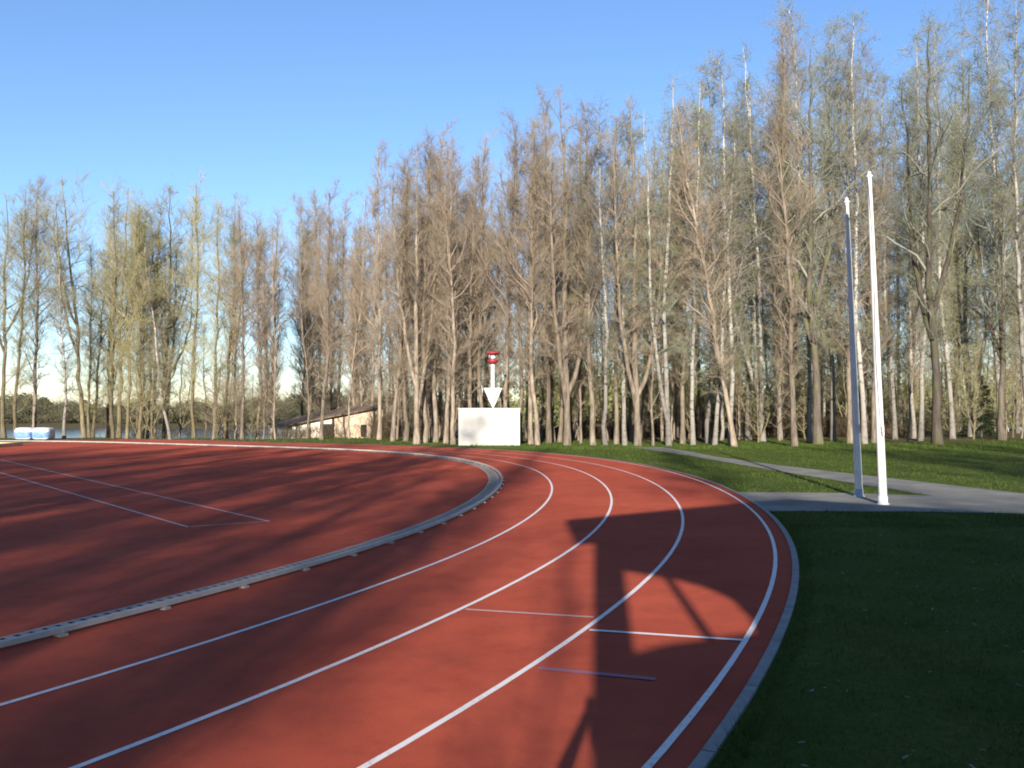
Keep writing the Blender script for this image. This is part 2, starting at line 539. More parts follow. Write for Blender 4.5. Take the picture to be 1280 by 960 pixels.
while s < cum[-6]:
    a0, a1, b0, b1 = P(kj0, s), P(kj0, s + 0.012), P(kj1, s), P(kj1, s + 0.012)
    kb.add([(*a0, .0235), (*b0, .0235), (*b1, .0235), (*a1, .0235)], [[0, 1, 2, 3]], 1)
    s += 1.0
tag(kb.build('kerb', [M['stone'], M['slot']]), kind='structure')

# aluminium kerb rail on small feet
kr = empty('kerb_rail', (0, 0, 0))
tag(kr, 'silver grey aluminium kerb rail on short feet curving along the inside of the red lanes', 'kerb rail')
rb = Buf()
for (d0, z0, d1, z1) in ((0.0, 0.035, 0.0, 0.075), (0.0, 0.075, 0.05, 0.075), (0.05, 0.075, 0.05, 0.035), (0.05, 0.035, 0.0, 0.035)):
    ribbon(rb, d0, d1, z0, z1=z1)
rb.build('rail', M['alu'], kr)
fb = Buf(); fb.box((-0.035, -0.03, 0.012), (0.035, 0.05, 0.03)); fb.box((-0.02, -0.02, 0.03), (0.02, 0.02, 0.036))
foot_me = fb.mesh('foot', M['alu'])
mid = off(0.035)
s = 72.0
for n in range(75):
    p = P(mid, s); p2 = P(mid, s + 0.1)
    f = link('foot', foot_me, kr, (p[0], p[1], 0))
    f.rotation_euler.z = math.atan2(p2[1] - p[1], p2[0] - p[0]) + math.pi
    s += 1.0


def strip(name, pts, width, z, mat):
    p = np.array(pts, float)
    d = np.gradient(p, axis=0); d /= np.linalg.norm(d, axis=1)[:, None]
    n = np.stack([-d[:, 1], d[:, 0]], -1) * width / 2
    b = Buf(); k = len(p)
    v = np.concatenate([np.c_[p - n, np.full(k, z)], np.c_[p + n, np.full(k, z)]])
    i = np.arange(k - 1)
    b.add(v, np.stack([i, i + 1, i + 1 + k, i + k], -1))
    return tag(b.build(name, mat), kind='structure')


def pol(r, deg): return (CX + r * math.cos(R(deg)), CY + r * math.sin(R(deg)))


strip('lane_mark', [at(582, 764), at(742, 774)], 0.05, 0.018, M['line_pink'])
strip('lane_mark', [at(737, 790), at(931, 803)], 0.05, 0.018, M['line'])
strip('lane_mark', [at(672, 838), at(820, 852)], 0.06, 0.018, M['line_blue'])
a, b_ = np.array(at(337, 653)), np.array(at(0, 575)); strip('runway_line', [a, a + (b_ - a) * 2.4], 0.045, 0.016, M['line_faint'])
a2, b2 = np.array(at(235, 660)), np.array(at(0, 590)); strip('runway_line', [a2, a2 + (b_ - a) * 2.4], 0.045, 0.016, M['line_faint'])
strip('runway_line', [a2 + (a - a2) * 0.03, a + (a2 - a) * 0.03], 0.05, 0.020, M['line_pink'])

# ------------------------------------------------------------------ paths
pb = Buf()
front = [(4.2, 14.95), (6.73, 14.92), (8.6, 14.6), (10.0, 13.4), (14, 9.9), (40, 0.0)]
back = [(4.6, 18.45), (7.05, 18.2), (8.62, 17.6), (10.8, 17.6), (15, 13.6), (40, 4.0)]
n = len(front)
pb.add([(x, y, 0.010) for x, y in front + back], [[i, i + 1, i + 1 + n, i + n] for i in range(n - 1)])
tag(pb.build('path', M['path']), kind='structure')
pc = Buf()
lft = [(5.4, 40.5), (6.3, 36.5), (6.85, 32.0), (7.5, 25.6), (8.1, 21.0), (8.6, 17.4)]
rgt = [(7.0, 40.5), (7.4, 36.5), (7.6, 32.5), (8.3, 27.8), (9.3, 23.6), (10.85, 17.55)]
n = len(lft)
pc.add([(x, y, 0.006) for x, y in lft + rgt], [[i + n, i + n + 1, i + 1, i][::-1] for i in range(n - 1)])
tag(pc.build('footpath', M['path']), kind='structure')


# ------------------------------------------------------------------ grass blades
def grass(name, n, xr, yr, h, wdt, seed, keep, dry=0.0):
    rg = np.random.default_rng(seed)
    x = rg.uniform(*xr, n); y = yr[0] + (yr[1] - yr[0]) * rg.uniform(0, 1, n) ** 1.5
    m = keep(x, y); x, y = x[m], y[m]
    n = len(x)
    cl = 0.6 + 0.5 * np.sin(x * 3.1 + np.sin(y * 2.3) * 2) * np.sin(y * 2.7 + 1.1)
    hh = h * rg.uniform(0.5, 1.3, n) * np.clip(cl, 0.35, 1.2)
    an = rg.uniform(0, 2 * np.pi, n); ww = wdt * rg.uniform(0.6, 1.4, n)
    la = rg.uniform(0, 2 * np.pi, n); ll = hh * rg.uniform(0.2, 0.9, n)
    z = terrain(x, y)
    p0 = np.stack([x - np.cos(an) * ww, y - np.sin(an) * ww, z], -1)
    p1 = np.stack([x + np.cos(an) * ww, y + np.sin(an) * ww, z], -1)
    p2 = np.stack([x + np.cos(la) * ll, y + np.sin(la) * ll, z + hh], -1)
    b = Buf()
    b.add(np.stack([p0, p1, p2], 1), np.arange(n * 3).reshape(-1, 3), 0)
    if dry:
        k = int(dry)
        x = rg.uniform(*xr, k); y = rg.uniform(*yr, k); m = keep(x, y); x, y = x[m], y[m]; k = len(x)
        d = rg.normal(0, 1, (k, 3)) * np.array([1, 1, 0.3]); d /= np.linalg.norm(d, axis=1)[:, None]
        e = np.cross(d, [0, 0, 1.0]) * 0.35
        c = np.stack([x, y, np.full(k, 0.035)], -1); sz = rg.uniform(0.008, 0.022, k)[:, None]
        b.add(np.stack([c - d * sz - e * sz, c + d * sz - e * sz, c + d * sz + e * sz, c - d * sz + e * sz], 1), np.arange(k * 4).reshape(-1, 4), 1)
    return tag(b.build(name, [M['grass'], M['straw']]), kind='stuff', label='short green grass covering the lawn beside the track', cat='grass')


outer = off(5.13)


def outside(x, y):
    ph = np.arctan2(y - CY, x - CX); r = np.hypot(x - CX, y - CY)
    po = np.arctan2(outer[:, 1] - CY, outer[:, 0] - CX); ro = np.hypot(outer[:, 0] - CX, outer[:, 1] - CY)
    o = np.argsort(po)
    return r > np.interp(ph, po[o], ro[o])


def in_poly(x, y, poly):
    c = np.zeros(len(x), bool); j = len(poly) - 1
    for i in range(len(poly)):
        (xi, yi), (xj, yj) = poly[i], poly[j]
        c ^= ((yi > y) != (yj > y)) & (x < (xj - xi) * (y - yi) / (yj - yi + 1e-12) + xi)
        j = i
    return c


path1, path2 = front + back[::-1], lft + rgt[::-1]
lawn = lambda x, y: outside(x, y) & ~in_poly(x, y, path1) & ~in_poly(x, y, path2)
grass('grass', 170000, (-1.0, 11), (2.2, 15.2), 0.055, 0.0035, 3, lawn, 900)
near_kerb = lambda x, y: lawn(x, y) & ~outside(x - 0.13, y)
grass('grass', 260000, (-1.0, 6.0), (2.2, 20), 0.075, 0.0035, 8, near_kerb)
grass('grass', 110000, (-2, 26), (13, 44), 0.07, 0.008, 4, lawn)
grass('grass', 90000, (-45, 40), (38, 62), 0.13, 0.014, 5, lambda x, y: lawn(x, y) & (y < 48 + 3 * np.sin(x * .5) + 2 * np.sin(x * 1.7 + 1) + 6 * np.clip(-x / 10, 0, 1)))


# ------------------------------------------------------------------ trees
def perp(d, rg):
    r = rg.normal(0, 1, 3); r -= d * (r @ d)
    return r / (np.linalg.norm(r) + 1e-9)


def unit(v): return v / (np.linalg.norm(v) + 1e-9)


KINDS = dict(
    alder=dict(bark='bark_tan', twig='twig_brown', leaf='leaf_brown', r=.118, t0=.14, nb=66, L=.155, inc=48, up=.16, ns=12, nt=12, tl=.74, leaves=10000, ls=.024, droop=0.0),
    alderfork=dict(bark='bark_tan', twig='twig_brown', leaf='leaf_olive', r=.155, t0=.18, nb=56, L=.15, inc=45, up=.16, ns=12, nt=12, tl=.74, leaves=11000, ls=.024, droop=0.0, fork=(.08, .22)),
    oliv=dict(bark='bark_olive', twig='twig_olive', leaf='leaf_yellow', r=.105, t0=.10, nb=62, L=.18, inc=52, up=.15, ns=10, nt=9, tl=.75, leaves=19000, ls=.026, droop=0.0),
    vase=dict(bark='bark_olive', twig='twig_olive', leaf='leaf_olive', r=.135, t0=.16, nb=42, L=.24, inc=38, up=.10, ns=12, nt=11, tl=.8, leaves=12000, ls=.025, droop=0.0, fork=(.30, .48)),
    birch=dict(bark='bark_birch', twig='twig_purple', leaf='leaf_olive', r=.105, t0=.14, nb=66, L=.145, inc=48, up=.10, ns=12, nt=11, tl=.8, leaves=20000, ls=.024, droop=0.5),
    birchv=dict(bark='bark_birch', twig='twig_grey', leaf='leaf_green', r=.12, t0=.2, nb=48, L=.15, inc=45, up=.08, ns=12, nt=11, tl=.85, leaves=19000, ls=.024, droop=0.5, fork=(.06, .16)),
    linden=dict(bark='bark_dark', twig='twig_grey', leaf='leaf_green', r=.19, t0=.18, nb=44, L=.27, inc=50, up=.05, ns=12, nt=9, tl=.8, leaves=17000, ls=.026, droop=0.1, fork=(.24, .38), crook=.22),
    sapling=dict(bark='bark_tan', twig='twig_brown', leaf='leaf_brown', r=.055, t0=.06, nb=44, L=.17, inc=55, up=.12, ns=7, nt=8, tl=.6, leaves=3200, ls=.024, droop=0.1),
    bush=dict(bark='bark_olive', twig='twig_olive', leaf='leaf_yellow', r=.06, t0=.04, nb=44, L=.24, inc=58, up=.12, ns=8, nt=8, tl=.7, leaves=8000, ls=.027, droop=0.1, fork=(.04, .12)),
)
HT = 18.0


def make_tree(kind, seed):
    k = KINDS[kind]; rg = np.random.default_rng(seed)
    tr, cr = Buf(), Buf()
    leaders = []
    n = 19
    t = np.linspace(0, 1, n)
    wob = np.cumsum(rg.normal(0, 0.058, (n, 2)), 0) * HT / 18
    wob -= wob[0]
    pts = np.c_[wob[:, 0], wob[:, 1], t * HT]
    rad = k['r'] * (1 - t) ** 0.85 + 0.012 + k['r'] * 0.5 * np.exp(-t * HT / 0.35)
    pts[0, 2] = -0.25
    tr.tube(pts, rad, 9)
    leaders.append((pts, rad, k['t0'], 1.0))
    if 'fork' in k:
        for fk in range(2):
            f = rg.uniform(*k['fork'])
            i0 = np.array([np.interp(f, t, pts[:, c]) for c in range(3)]); r0 = np.interp(f, t, rad)
            az = rg.uniform(0, 6.28) if fk == 0 else az + 2.4 + rg.uniform(-.5, .5)
            Lh = HT * (0.93 - f) * rg.uniform(.85, 1.0); m = 14; u = np.linspace(0, 1, m)
            sp = HT * rg.uniform(.07, .11) * (1 - np.exp(-3 * u)) + np.cumsum(rg.normal(0, .05, m))
            p2 = np.c_[i0[0] + np.cos(az) * sp + np.cumsum(rg.normal(0, .04, m)), i0[1] + np.sin(az) * sp, i0[2] + u * Lh]
            p2[0] = i0
            r2 = r0 * .78 * (1 - u) ** .85 + .010
            tr.tube(p2, r2, 7)
            leaders.append((p2, r2, max(0.12, (k['t0'] - f) / (1 - f)), .75))
    seco = []; tlen = []
    nb = k['nb']
    for (P3, RR, t0, wgt) in leaders:
        nbl = int(nb * (1 if len(leaders) == 1 else .6) * (wgt ** .3))
        tt = np.linspace(0, 1, len(P3))
        az = rg.uniform(0, 6.28)
        for b in range(nbl):
            s = t0 + (0.985 - t0) * ((b + rg.uniform(0, 1)) / nbl) ** .9
            p = np.array([np.interp(s, tt, P3[:, c]) for c in range(3)])
            rr = np.interp(s, tt, RR)
            az += 2.4 + rg.normal(0, .5)
            q = (s - t0) / (1 - t0)
            prof = (0.50 + 1.0 * q) if q < .45 else (0.955 * (1 - (q - .45) / .62) + .08)
            L = HT * k['L'] * max(prof, .27) * rg.uniform(.4, 1.5) * wgt ** .5 * (.75 + .35 * math.sin(s * 17 + az * 1.0 + seed))
            inc = R(k['inc'] + rg.normal(0, 10) + 12 * q)
            d = np.array([math.cos(az) * math.cos(inc), math.sin(az) * math.cos(inc), math.sin(inc)])
            m = 7; pp = [p]; cb = k.get('crook', .16)
            for i in range(m - 1):
                d = unit(d + rg.normal(0, cb, 3) + np.array([0, 0, k['up'] * .6 - k['droop'] * .22 * (i / m)]))
                pp.append(pp[-1] + d * L / (m - 1))
            pp = np.array(pp)
            rb = max(.010, min(rr * .55, .012 + L * .011)) * np.linspace(1, .22, m)
            tr.tube(pp, rb, 4, 1, cap=False)
            for j in range(max(2, int(round(k['ns'] * min(1.4, (L / (HT * .10)) ** .8))))):
                u = rg.uniform(.18, 1.0); x = u * (m - 1); i = min(int(x), m - 2)
                p0 = pp[i] + (pp[i + 1] - pp[i]) * (x - i); dd = unit(pp[i + 1] - pp[i])
                d2 = unit(dd * .75 + perp(dd, rg) * .75 + np.array([0, 0, .25 - k['droop'] * .5]))
                l2 = L * rg.uniform(.22, .45) * (1.15 - .5 * u) + .25
                d3 = unit(d2 + rg.normal(0, .25, 3) + np.array([0, 0, .25 - k['droop'] * .6]))
                p1 = p0 + d2 * l2 * .5; p2 = p1 + d3 * l2 * .5
                cr.tube(np.array([p0, p1, p2]), np.array([.011, .008, .004]), 3, 0, cap=False)
                seco.append((p0, p1, p2)); tlen.append(min(1.0, .55 + .45 * L / (HT * .10)))
    S = np.array(seco)
    N = len(S) * k['nt']
    idx = np.repeat(np.arange(len(S)), k['nt'])
    u = rg.uniform(.1, 1, N)[:, None]
    base = np.where(u < .5, S[idx, 0] + (S[idx, 1] - S[idx, 0]) * u * 2, S[idx, 1] + (S[idx, 2] - S[idx, 1]) * (u * 2 - 1))
    dd = S[idx, 2] - S[idx, 0]; dd /= np.linalg.norm(dd, axis=1)[:, None]
    d = dd * .7 + rg.normal(0, .5, (N, 3)) + np.array([0, 0, .22 - k['droop'] * .75])
    d /= np.linalg.norm(d, axis=1)[:, None]
    ln = rg.uniform(.35, 1.1, N)[:, None] * k['tl'] * np.array(tlen)[idx][:, None]
    tip = base + d * ln
    a = np.cross(d, rg.normal(0, 1, (N, 3))); a /= np.linalg.norm(a, axis=1)[:, None]
    b = np.cross(d, a); w = .0029
    v = np.stack([base + a * w, base - a * w * .5 + b * w * .87, base - a * w * .5 - b * w * .87, tip], 1)
    o = np.arange(N)[:, None] * 4
    f = np.concatenate([o + [0, 1, 3], o + [1, 2, 3], o + [2, 0, 3]])
    cr.add(v, f, 0)
    K = k['leaves']
    pick = rg.integers(0, N, K); c = base[pick] + (tip - base)[pick] * rg.uniform(.25, 1.0, K)[:, None]
    clump = 0.5 + 0.5 * np.sin(c[:, 0] * 1.3 + seed) * np.sin(c[:, 2] * .9) ; c = c[rg.uniform(0, 1, K) < .35 + .65 * clump]; K = len(c)
    d = rg.normal(0, 1, (K, 3)); d /= np.linalg.norm(d, axis=1)[:, None]
    e = np.cross(d, rg.normal(0, 1, (K, 3))); e /= np.linalg.norm(e, axis=1)[:, None]
    sz = k['ls'] * rg.uniform(.6, 1.4, K)[:, None]
    v = np.stack([c - d * sz, c + e * sz * .6, c + d * sz, c - e * sz * .6], 1)
    cr.add(v, np.arange(K * 4).reshape(-1, 4), 1)
    return tr.mesh('trunk', [M[k['bark']], M[k['twig']]]), cr.mesh('crown', [M[k['twig']], M[k['leaf']]])


PROTO = {kind: [make_tree(kind, 100 + 17 * i + 5 * len(kind)) for i in range(nv)]
         for kind, nv in dict(alder=6, alderfork=3, oliv=4, vase=3, birch=5, birchv=3, linden=3, sapling=4, bush=3).items()}
NAMES = dict(alder='alder_tree', alderfork='forked_alder_tree', oliv='aspen_tree', vase='poplar_tree', birch='birch_tree', birchv='forked_birch_tree', linden='linden_tree', sapling='sapling', bush='willow_bush')
CATS = dict(sapling='sapling', bush='bush')
trng = random.Random(11)
SPOTS = []


def tree(kind, x, y, h, label, group, fat=1.0, lean=(0, 0), rz=None, var=None, wide=1.0):
    tr, cr = PROTO[kind][var if var is not None else trng.randrange(len(PROTO[kind]))]
    z = float(terrain(np.array(x), np.array(y)))
    o = empty(NAMES[kind], (x, y, z), rz if rz is not None else trng.uniform(0, 6.28))
    tag(o, label, CATS.get(kind, 'tree'), group)
    sz = h / HT
    sx = (0.35 + 0.65 * sz) * wide
    o.scale = (sx, sx, sz)
    if lean[0] or lean[1]:
        q = Matrix.Rotation(lean[0], 4, 'Y') @ Matrix.Rotation(lean[1], 4, 'X') @ Matrix.Rotation(o.rotation_euler.z, 4, 'Z')
        o.rotation_euler = q.to_euler()
    a = link('trunk', tr, o); b = link('crown', cr, o)
    if fat != 1.0:
        pass
    SPOTS.append((x, y))
    return o


G1 = 'bare trees along the far edge of the track'
FRONT = [   # photo x of the foot, distance, photo y of the top, kind, lean, words
    (6, 53, 245, 'vase', 0, 'dark bare tree at the left end, left of the white and blue bundle'),
    (20, 52, 238, 'oliv', 2, 'pale barked tree just left of the white and blue bundle'),
    (42, 54, 228, 'alder', 1, 'dark brown straight trunk rising behind the white and blue bundle'),
    (81, 52, 300, 'birch', -2, 'thin white birch standing alone right of the white and blue bundle'),
    (106, 53, 222, 'vase', -5, 'olive tree with long dark ascending limbs, right of the thin lone birch'),
    (142, 52, 240, 'oliv', -1, 'pale trunk forming the left side of the three-stem olive clump'),
    (149, 54, 233, 'vase', 0, 'middle trunk of the three-stem olive clump'),
    (159, 52, 255, 'oliv', 1, 'right trunk of the three-stem olive clump, slightly leaning out'),
    (175, 52, 258, 'oliv', 0, 'left one of a pair of slim yellowish trunks'),
    (184, 53, 250, 'oliv', 1, 'right one of a pair of slim yellowish trunks'),
    (206, 55, 236, 'vase', 0, 'dark trunk with yellow green crown crossed by a leaning white stem'),
    (213, 52, 300, 'birch', -9, 'short white stem leaning left across a dark trunk'),
    (243, 53, 228, 'oliv', -1, 'tall yellowish tree midway between the leaning white stem and the shed'),
    (268, 53, 258, 'oliv', 0, 'slim olive tree before the lake, right of the tall yellowish tree'),
    (283, 55, 250, 'vase', 1, 'grey olive tree standing before the blue lake gap'),
    (303, 52, 262, 'alder', 0, 'reddish bare tree a little left of the low shed'),
    (322, 53, 272, 'alder', 0, 'reddish bare tree at the left end of the low shed'),
    (345, 52, 285, 'sapling', -1, 'slight bare tree in front of the dark left doorway of the shed'),
    (384, 52, 262, 'sapling', -1, 'slight brown tree before the whitewashed part of the shed'),
    (402, 50, 240, 'alder', 0, 'brown tree just left of the dark shed doorway'),
    (437, 50, 245, 'sapling', 3, 'slanting thin trunk before the brick part of the shed'),
    (474, 49, 186, 'alder', 0, 'brown tree at the high right end of the shed'),
    (491, 47, 205, 'alder', 1, 'slim brown tree just right of the shed'),
    (507, 47, 196, 'alder', 0, 'brown tree between the shed and the twin tan trunks'),
    (521, 44, 180, 'alderfork', 0, 'thick tan twin trunk midway between shed and white block'),
    (531, 45, 168, 'alder', 1, 'tall reddish crowned tree touching the right of the twin tan trunk'),
    (545, 46, 160, 'alder', 0, 'reddish tree with a pale lower trunk, left of the white block'),
    (557, 45, 178, 'alder', -1, 'slim dark trunk two places left of the white block'),
    (567, 43.5, 190, 'alder', 0, 'pale tan trunk at the left edge of the white block'),
    (588, 45.5, 196, 'alder', 0, 'brown tree behind the left half of the white block'),
    (604, 46, 172, 'alder', 0, 'brown tree directly behind the white arrow mast'),
    (632, 46, 182, 'alder', 1, 'brown tree behind the right half of the white block'),
    (650, 45, 152, 'alder', 0, 'tall brown tree at the right edge of the white block'),
    (664, 44, 160, 'alder', 0, 'first slim pale trunk right of the white block'),
    (672, 43, 150, 'alder', -1, 'long straight tan trunk, second right of the white block'),
    (686, 45, 135, 'alder', 0, 'dark brown trunk between the straight tan one and the thick one'),
    (709, 42.5, 112, 'alderfork', 0, 'thick tan trunk forking above, with the tallest crown near the white block'),
    (726, 45, 150, 'sapling', 0, 'thin grey stem between two thick tan trunks'),
    (741, 42.5, 128, 'alder', 0, 'thick straight tan trunk right of the thin grey stem'),
    (757, 42.5, 140, 'birch', -1, 'white spotted birch right of the thick straight tan trunk'),
    (770, 44, 150, 'alder', 0, 'brown tree hidden close behind the spotted birch'),
    (781, 42.5, 135, 'birch', 0, 'slim birch left of the widest tan trunk'),
    (797, 42, 128, 'alderfork', 0, 'widest tan trunk, splitting low into two stems'),
    (816, 42, 170, 'sapling', 0, 'thin bare stem right of the widest tan trunk'),
    (836, 42, 98, 'birchv', 0, 'white birch with three stems from one foot'),
    (853, 44, 140, 'alder', 0, 'brown tree right of the three-stem birch'),
    (866, 43, 108, 'birch', 1, 'tall white birch second right of the three-stem birch'),
    (885, 45, 95, 'birch', 0, 'slim birch behind the left-leaning thick trunk'),
    (893, 42.5, 150, 'birch', 4, 'small white birch at the left of the leaning thick trunk'),
    (913, 42.5, 75, 'birch', 0, 'tall birch rising straight behind the leaning thick trunk'),
    (917, 41, 128, 'alder', -9, 'thick brown trunk leaning strongly to the left beside the path'),
    (934, 48, 110, 'birch', -1, 'slim grey birch right of the leaning thick trunk'),
    (953, 47, 52, 'birchv', -3, 'white birch with two stems opening like a V'),
    (975, 50, 60, 'birch', 0, 'tall birch left of the brown trunk beside the path'),
    (993, 41, 30, 'alder', 0, 'brown trunk nearest the footpath, well left of the white poles'),
    (1012, 46, 14, 'birch', -1, 'very tall birch with a rounded top, left of the white poles'),
    (1022, 44, 60, 'linden', 0, 'dark trunk between the footpath and the white poles'),
    (1041, 48, 36, 'birch', 0, 'tall white topped birch just left of the white poles'),
    (1062, 45, 80, 'alder', 0, 'dark trunk hidden by the greyish flagpole'),
    (1080, 44, 8, 'birch', 1, 'tallest birch rising between the two white poles'),
    (1092, 46, 90, 'alder', 0, 'dark trunk behind the bright white flagpole'),
    (1118, 52, 95, 'birch', 0, 'slim sunlit birch right of the white poles'),
    (1134, 47, 230, 'sapling', 6, 'small dark forked stem right of the white poles'),
    (1150, 50, 55, 'birch', 0, 'tall birch left of the big dark double trunk'),
    (1171, 43, 40, 'linden', 0, 'big dark trunk with crooked limbs, second from the right edge'),
    (1190, 52, 28, 'birch', 0, 'tall birch crown behind the big dark crooked tree'),
    (1212, 55, 60, 'birchv', 0, 'forked birch right of the big dark crooked tree'),
    (1250, 52, -40, 'birch', 0, 'very tall white topped birch over the dark spruce at the right'),
    (1252, 50, 190, 'linden', 0, 'dark trunk with spreading limbs on a low mound at the right'),
    (1285, 48, -10, 'birch', 0, 'birch cut by the right edge of the view'),
]
for px, d, ty, kind, lean, words in FRONT:
    x = (px - 640) / F_PX * d
    h = height_at(ty, d) - float(terrain(np.array(x), np.array(d)))
    tree(kind, x, d, h, words, G1, lean=(R(lean), R(trng.uniform(-1.5, 1.5))))

# deeper rows of the wood: shared labels per stretch, each its own object
G2 = 'slender trees deep in the wood'


def deep(n, px0, px1, d0, d1, top0, top1, kinds, label):
    c = 0
    while c < n:
        px = trng.uniform(px0, px1); d = trng.uniform(d0, d1)
        x = (px - 640) / F_PX * d
        if min((abs(x - a) + abs(d - b) for a, b in SPOTS), default=9) < 0.9: 
            if trng.random() < .85: continue
        ty = trng.uniform(top0, top1) + (px - px0) / (px1 - px0) * 0
        h = height_at(ty, d) - float(terrain(np.array(x), np.array(d)))
        tree(trng.choice(kinds), x, d, min(h, 30), label, G2, lean=(R(trng.uniform(-2.5, 2.5)), R(trng.uniform(-2, 2))))
        c += 1


deep(9, 110, 330, 54, 58, 260, 330, ['oliv', 'vase', 'sapling'], 'slim tree at the back of the thin olive row before the lake')
deep(17, 385, 500, 63, 70, 240, 330, ['alder', 'sapling', 'alder'], 'slim brown tree standing behind the low shed by the lake')
deep(6, 330, 395, 64, 71, 262, 300, ['alder', 'oliv', 'sapling'], 'slim brown tree standing behind the low shed by the lake')
deep(25, 490, 640, 47, 60, 190, 300, ['alder', 'alder', 'sapling', 'alderfork'], 'slim brown tree behind the front row left of the white block')
deep(25, 650, 830, 46, 62, 165, 290, ['alder', 'alder', 'birch', 'sapling'], 'slim brown tree behind the thick tan trunks')
deep(22, 830, 1000, 48, 68, 140, 290, ['birch', 'alder', 'birch', 'sapling'], 'slim tree in the wood behind the white birches')
deep(20, 985, 1180, 50, 80, 110, 290, ['birch', 'birch', 'alder', 'oliv'], 'slim sunlit tree deep in the wood behind the white poles')
deep(13, 1170, 1300, 58, 85, 120, 300, ['birch', 'birch', 'oliv'], 'slim birch deep in the wood at the right')

def low(n, px0, px1, d0, d1, h0, h1, kinds, label):
    for i in range(n):
        px = px0 + (px1 - px0) * (i + trng.random()) / n; d = trng.uniform(d0, d1)
        tree(trng.choice(kinds), (px - 640) / F_PX * d, d, trng.uniform(h0, h1), label, G4, wide=1.25)


G4 = 'young growth among the trunks'
low(7, 165, 330, 51, 56, 4.5, 8.5, ['bush', 'bush', 'sapling'], 'yellowish young bush among the thin trees before the lake')
low(7, 262, 345, 51, 56, 3.0, 6.0, ['sapling', 'sapling', 'bush'], 'brown young growth just left of the low shed')
low(14, 480, 640, 46, 58, 5, 10, ['sapling'], 'thin brown young tree among the trunks left of the white block')
low(16, 650, 840, 45, 58, 5, 10, ['sapling'], 'thin brown young tree among the thick tan trunks')
low(16, 830, 1010, 46, 60, 5, 10, ['sapling', 'sapling', 'bush'], 'thin young tree among the white birches')
low(20, 1000, 1290, 50, 70, 5, 11, ['sapling', 'bush', 'bush'], 'pale green young growth in the wood behind the white poles')

# trees behind the viewpoint: their long shadows streak the track
G3 = 'trees standing behind the viewpoint'
for (x, y, h, kind) in [(-33, -12, 17, 'alder'), (-29, -10, 18, 'alderfork'), (-25.5, -13, 18, 'vase'), (-22.5, -9.5, 17, 'alder'), (-19.5, -12, 18, 'alderfork'),
                        (-16.5, -9, 17, 'vase'), (-14, -12.5, 19, 'alder'), (-11.5, -10, 17, 'alderfork'), (-9, -14, 19, 'alder'), (-6.3, -11, 19.3, 'birch'), (-6.4, -24, 20, 'alderfork'),
                        (-12.6, -20, 18, 'linden'), (-20.5, -19, 19, 'linden'), (-28, -20, 19, 'alder'),  (-31, -16, 18, 'alder'), (-24, -16, 19, 'vase'), (-17, -15.5, 18, 'alder'), (-10.6, -16.5, 18, 'vase'), (-35, -9, 18, 'alder'), (-38, -13, 18, 'vase'), (-9.2, -34, 19, 'alderfork'), (-6.6, -42, 20, 'birch'), (-11.5, -33, 19, 'birch'), (-9.8, -44, 21, 'vase'), (0.6, -24, 21, 'birch'), (-15.5, -24, 20, 'linden'),
                        (11, -14, 19, 'vase'), (14, -11, 18, 'alder'), (17.5, -9, 19, 'linden'), (21, -12, 19, 'alder'), (25, -9, 20, 'vase'), (29, -13, 18, 'alder'), (9.5, -24, 20, 'alder'), (34, -9, 19, 'linden')]:
    tree(kind, x, y, h, 'bare tree added behind the viewpoint beyond the hut to cut the skylight', G3, wide=1.15 if x < -5 else 1.0)
for x, y, h in ((-6.5, -38, 20),):
    tree('vase', x, y, h, 'bare tree added behind the viewpoint beyond the hut to cut the skylight', G3, wide=.7)
tree('birch', -4.3, -22, 20, 'bare tree added behind the viewpoint beyond the hut to cut the skylight', G3, wide=.75)


tree('sapling', -1.74, -15, 9.4, 'thin sapling standing alone behind the viewpoint beside the hut', G3, wide=.6)


for i in range(14):  # added unseen tree row: blocks sky behind the viewpoint so shaded ground stays dark
    tree(['linden', 'vase', 'alderfork'][i % 3], 3 + i * 3.3 + trng.uniform(-1, 1), -34 + trng.uniform(-6, 5), 16 + trng.uniform(-1, 2), 'bare tree added behind the viewpoint beyond the hut to cut the skylight', G3)


# a dark young spruce by the right-hand trunk
def spruce(x, y, h, label):
    o = empty('spruce_tree', (x, y, float(terrain(np.array(x), np.array(y)))))
    tag(o, label, 'tree')
    rg = np.random.default_rng(5)
    t = Buf(); t.tube([(0, 0, -.1), (0, 0, h * .5), (0, 0, h)], [.07, .04, .008], 7); t.build('trunk', M['bark_dark'], o)
    c = Buf(); k = 260
    bs, tp = [], []
    for i in range(k):
        s = (i + rg.uniform()) / k; z = h * (.04 + .95 * s); L = h * .34 * (1 - s) ** .8 * rg.uniform(.7, 1.15) + .08; az = rg.uniform(0, 6.28)
        e = np.array([math.cos(az) * L, math.sin(az) * L, -L * .18 + .1])
        c.tube([(0, 0, z), e * .6 + [0, 0, z - .02], e + [0, 0, z + .05]], [.012, .008, .003], 3, 0, cap=False)
        n = 46; u = rg.uniform(.1, 1, n)[:, None]
        b = e * u + [0, 0, z] + rg.normal(0, .03, (n, 3))
        d = rg.normal(0, .6, (n, 3)) + unit(e) * .7 + [0, 0, -.15]; d /= np.linalg.norm(d, axis=1)[:, None]
        bs.append(b); tp.append(b + d * rg.uniform(.08, .2, n)[:, None])
    b, tpp = np.concatenate(bs), np.concatenate(tp); N = len(b)
    a = np.cross(tpp - b, rg.normal(0, 1, (N, 3))); a /= np.linalg.norm(a, axis=1)[:, None]; a *= .016
    c.add(np.stack([b - a, b + a, tpp], 1), np.arange(N * 3).reshape(-1, 3), 1)
    c.build('crown', [M['bark_dark'], M['needle']], o)


spruce((1226 - 640) / F_PX * 56, 56, 3.9, 'dark green young spruce beside the right-hand dark trunk')


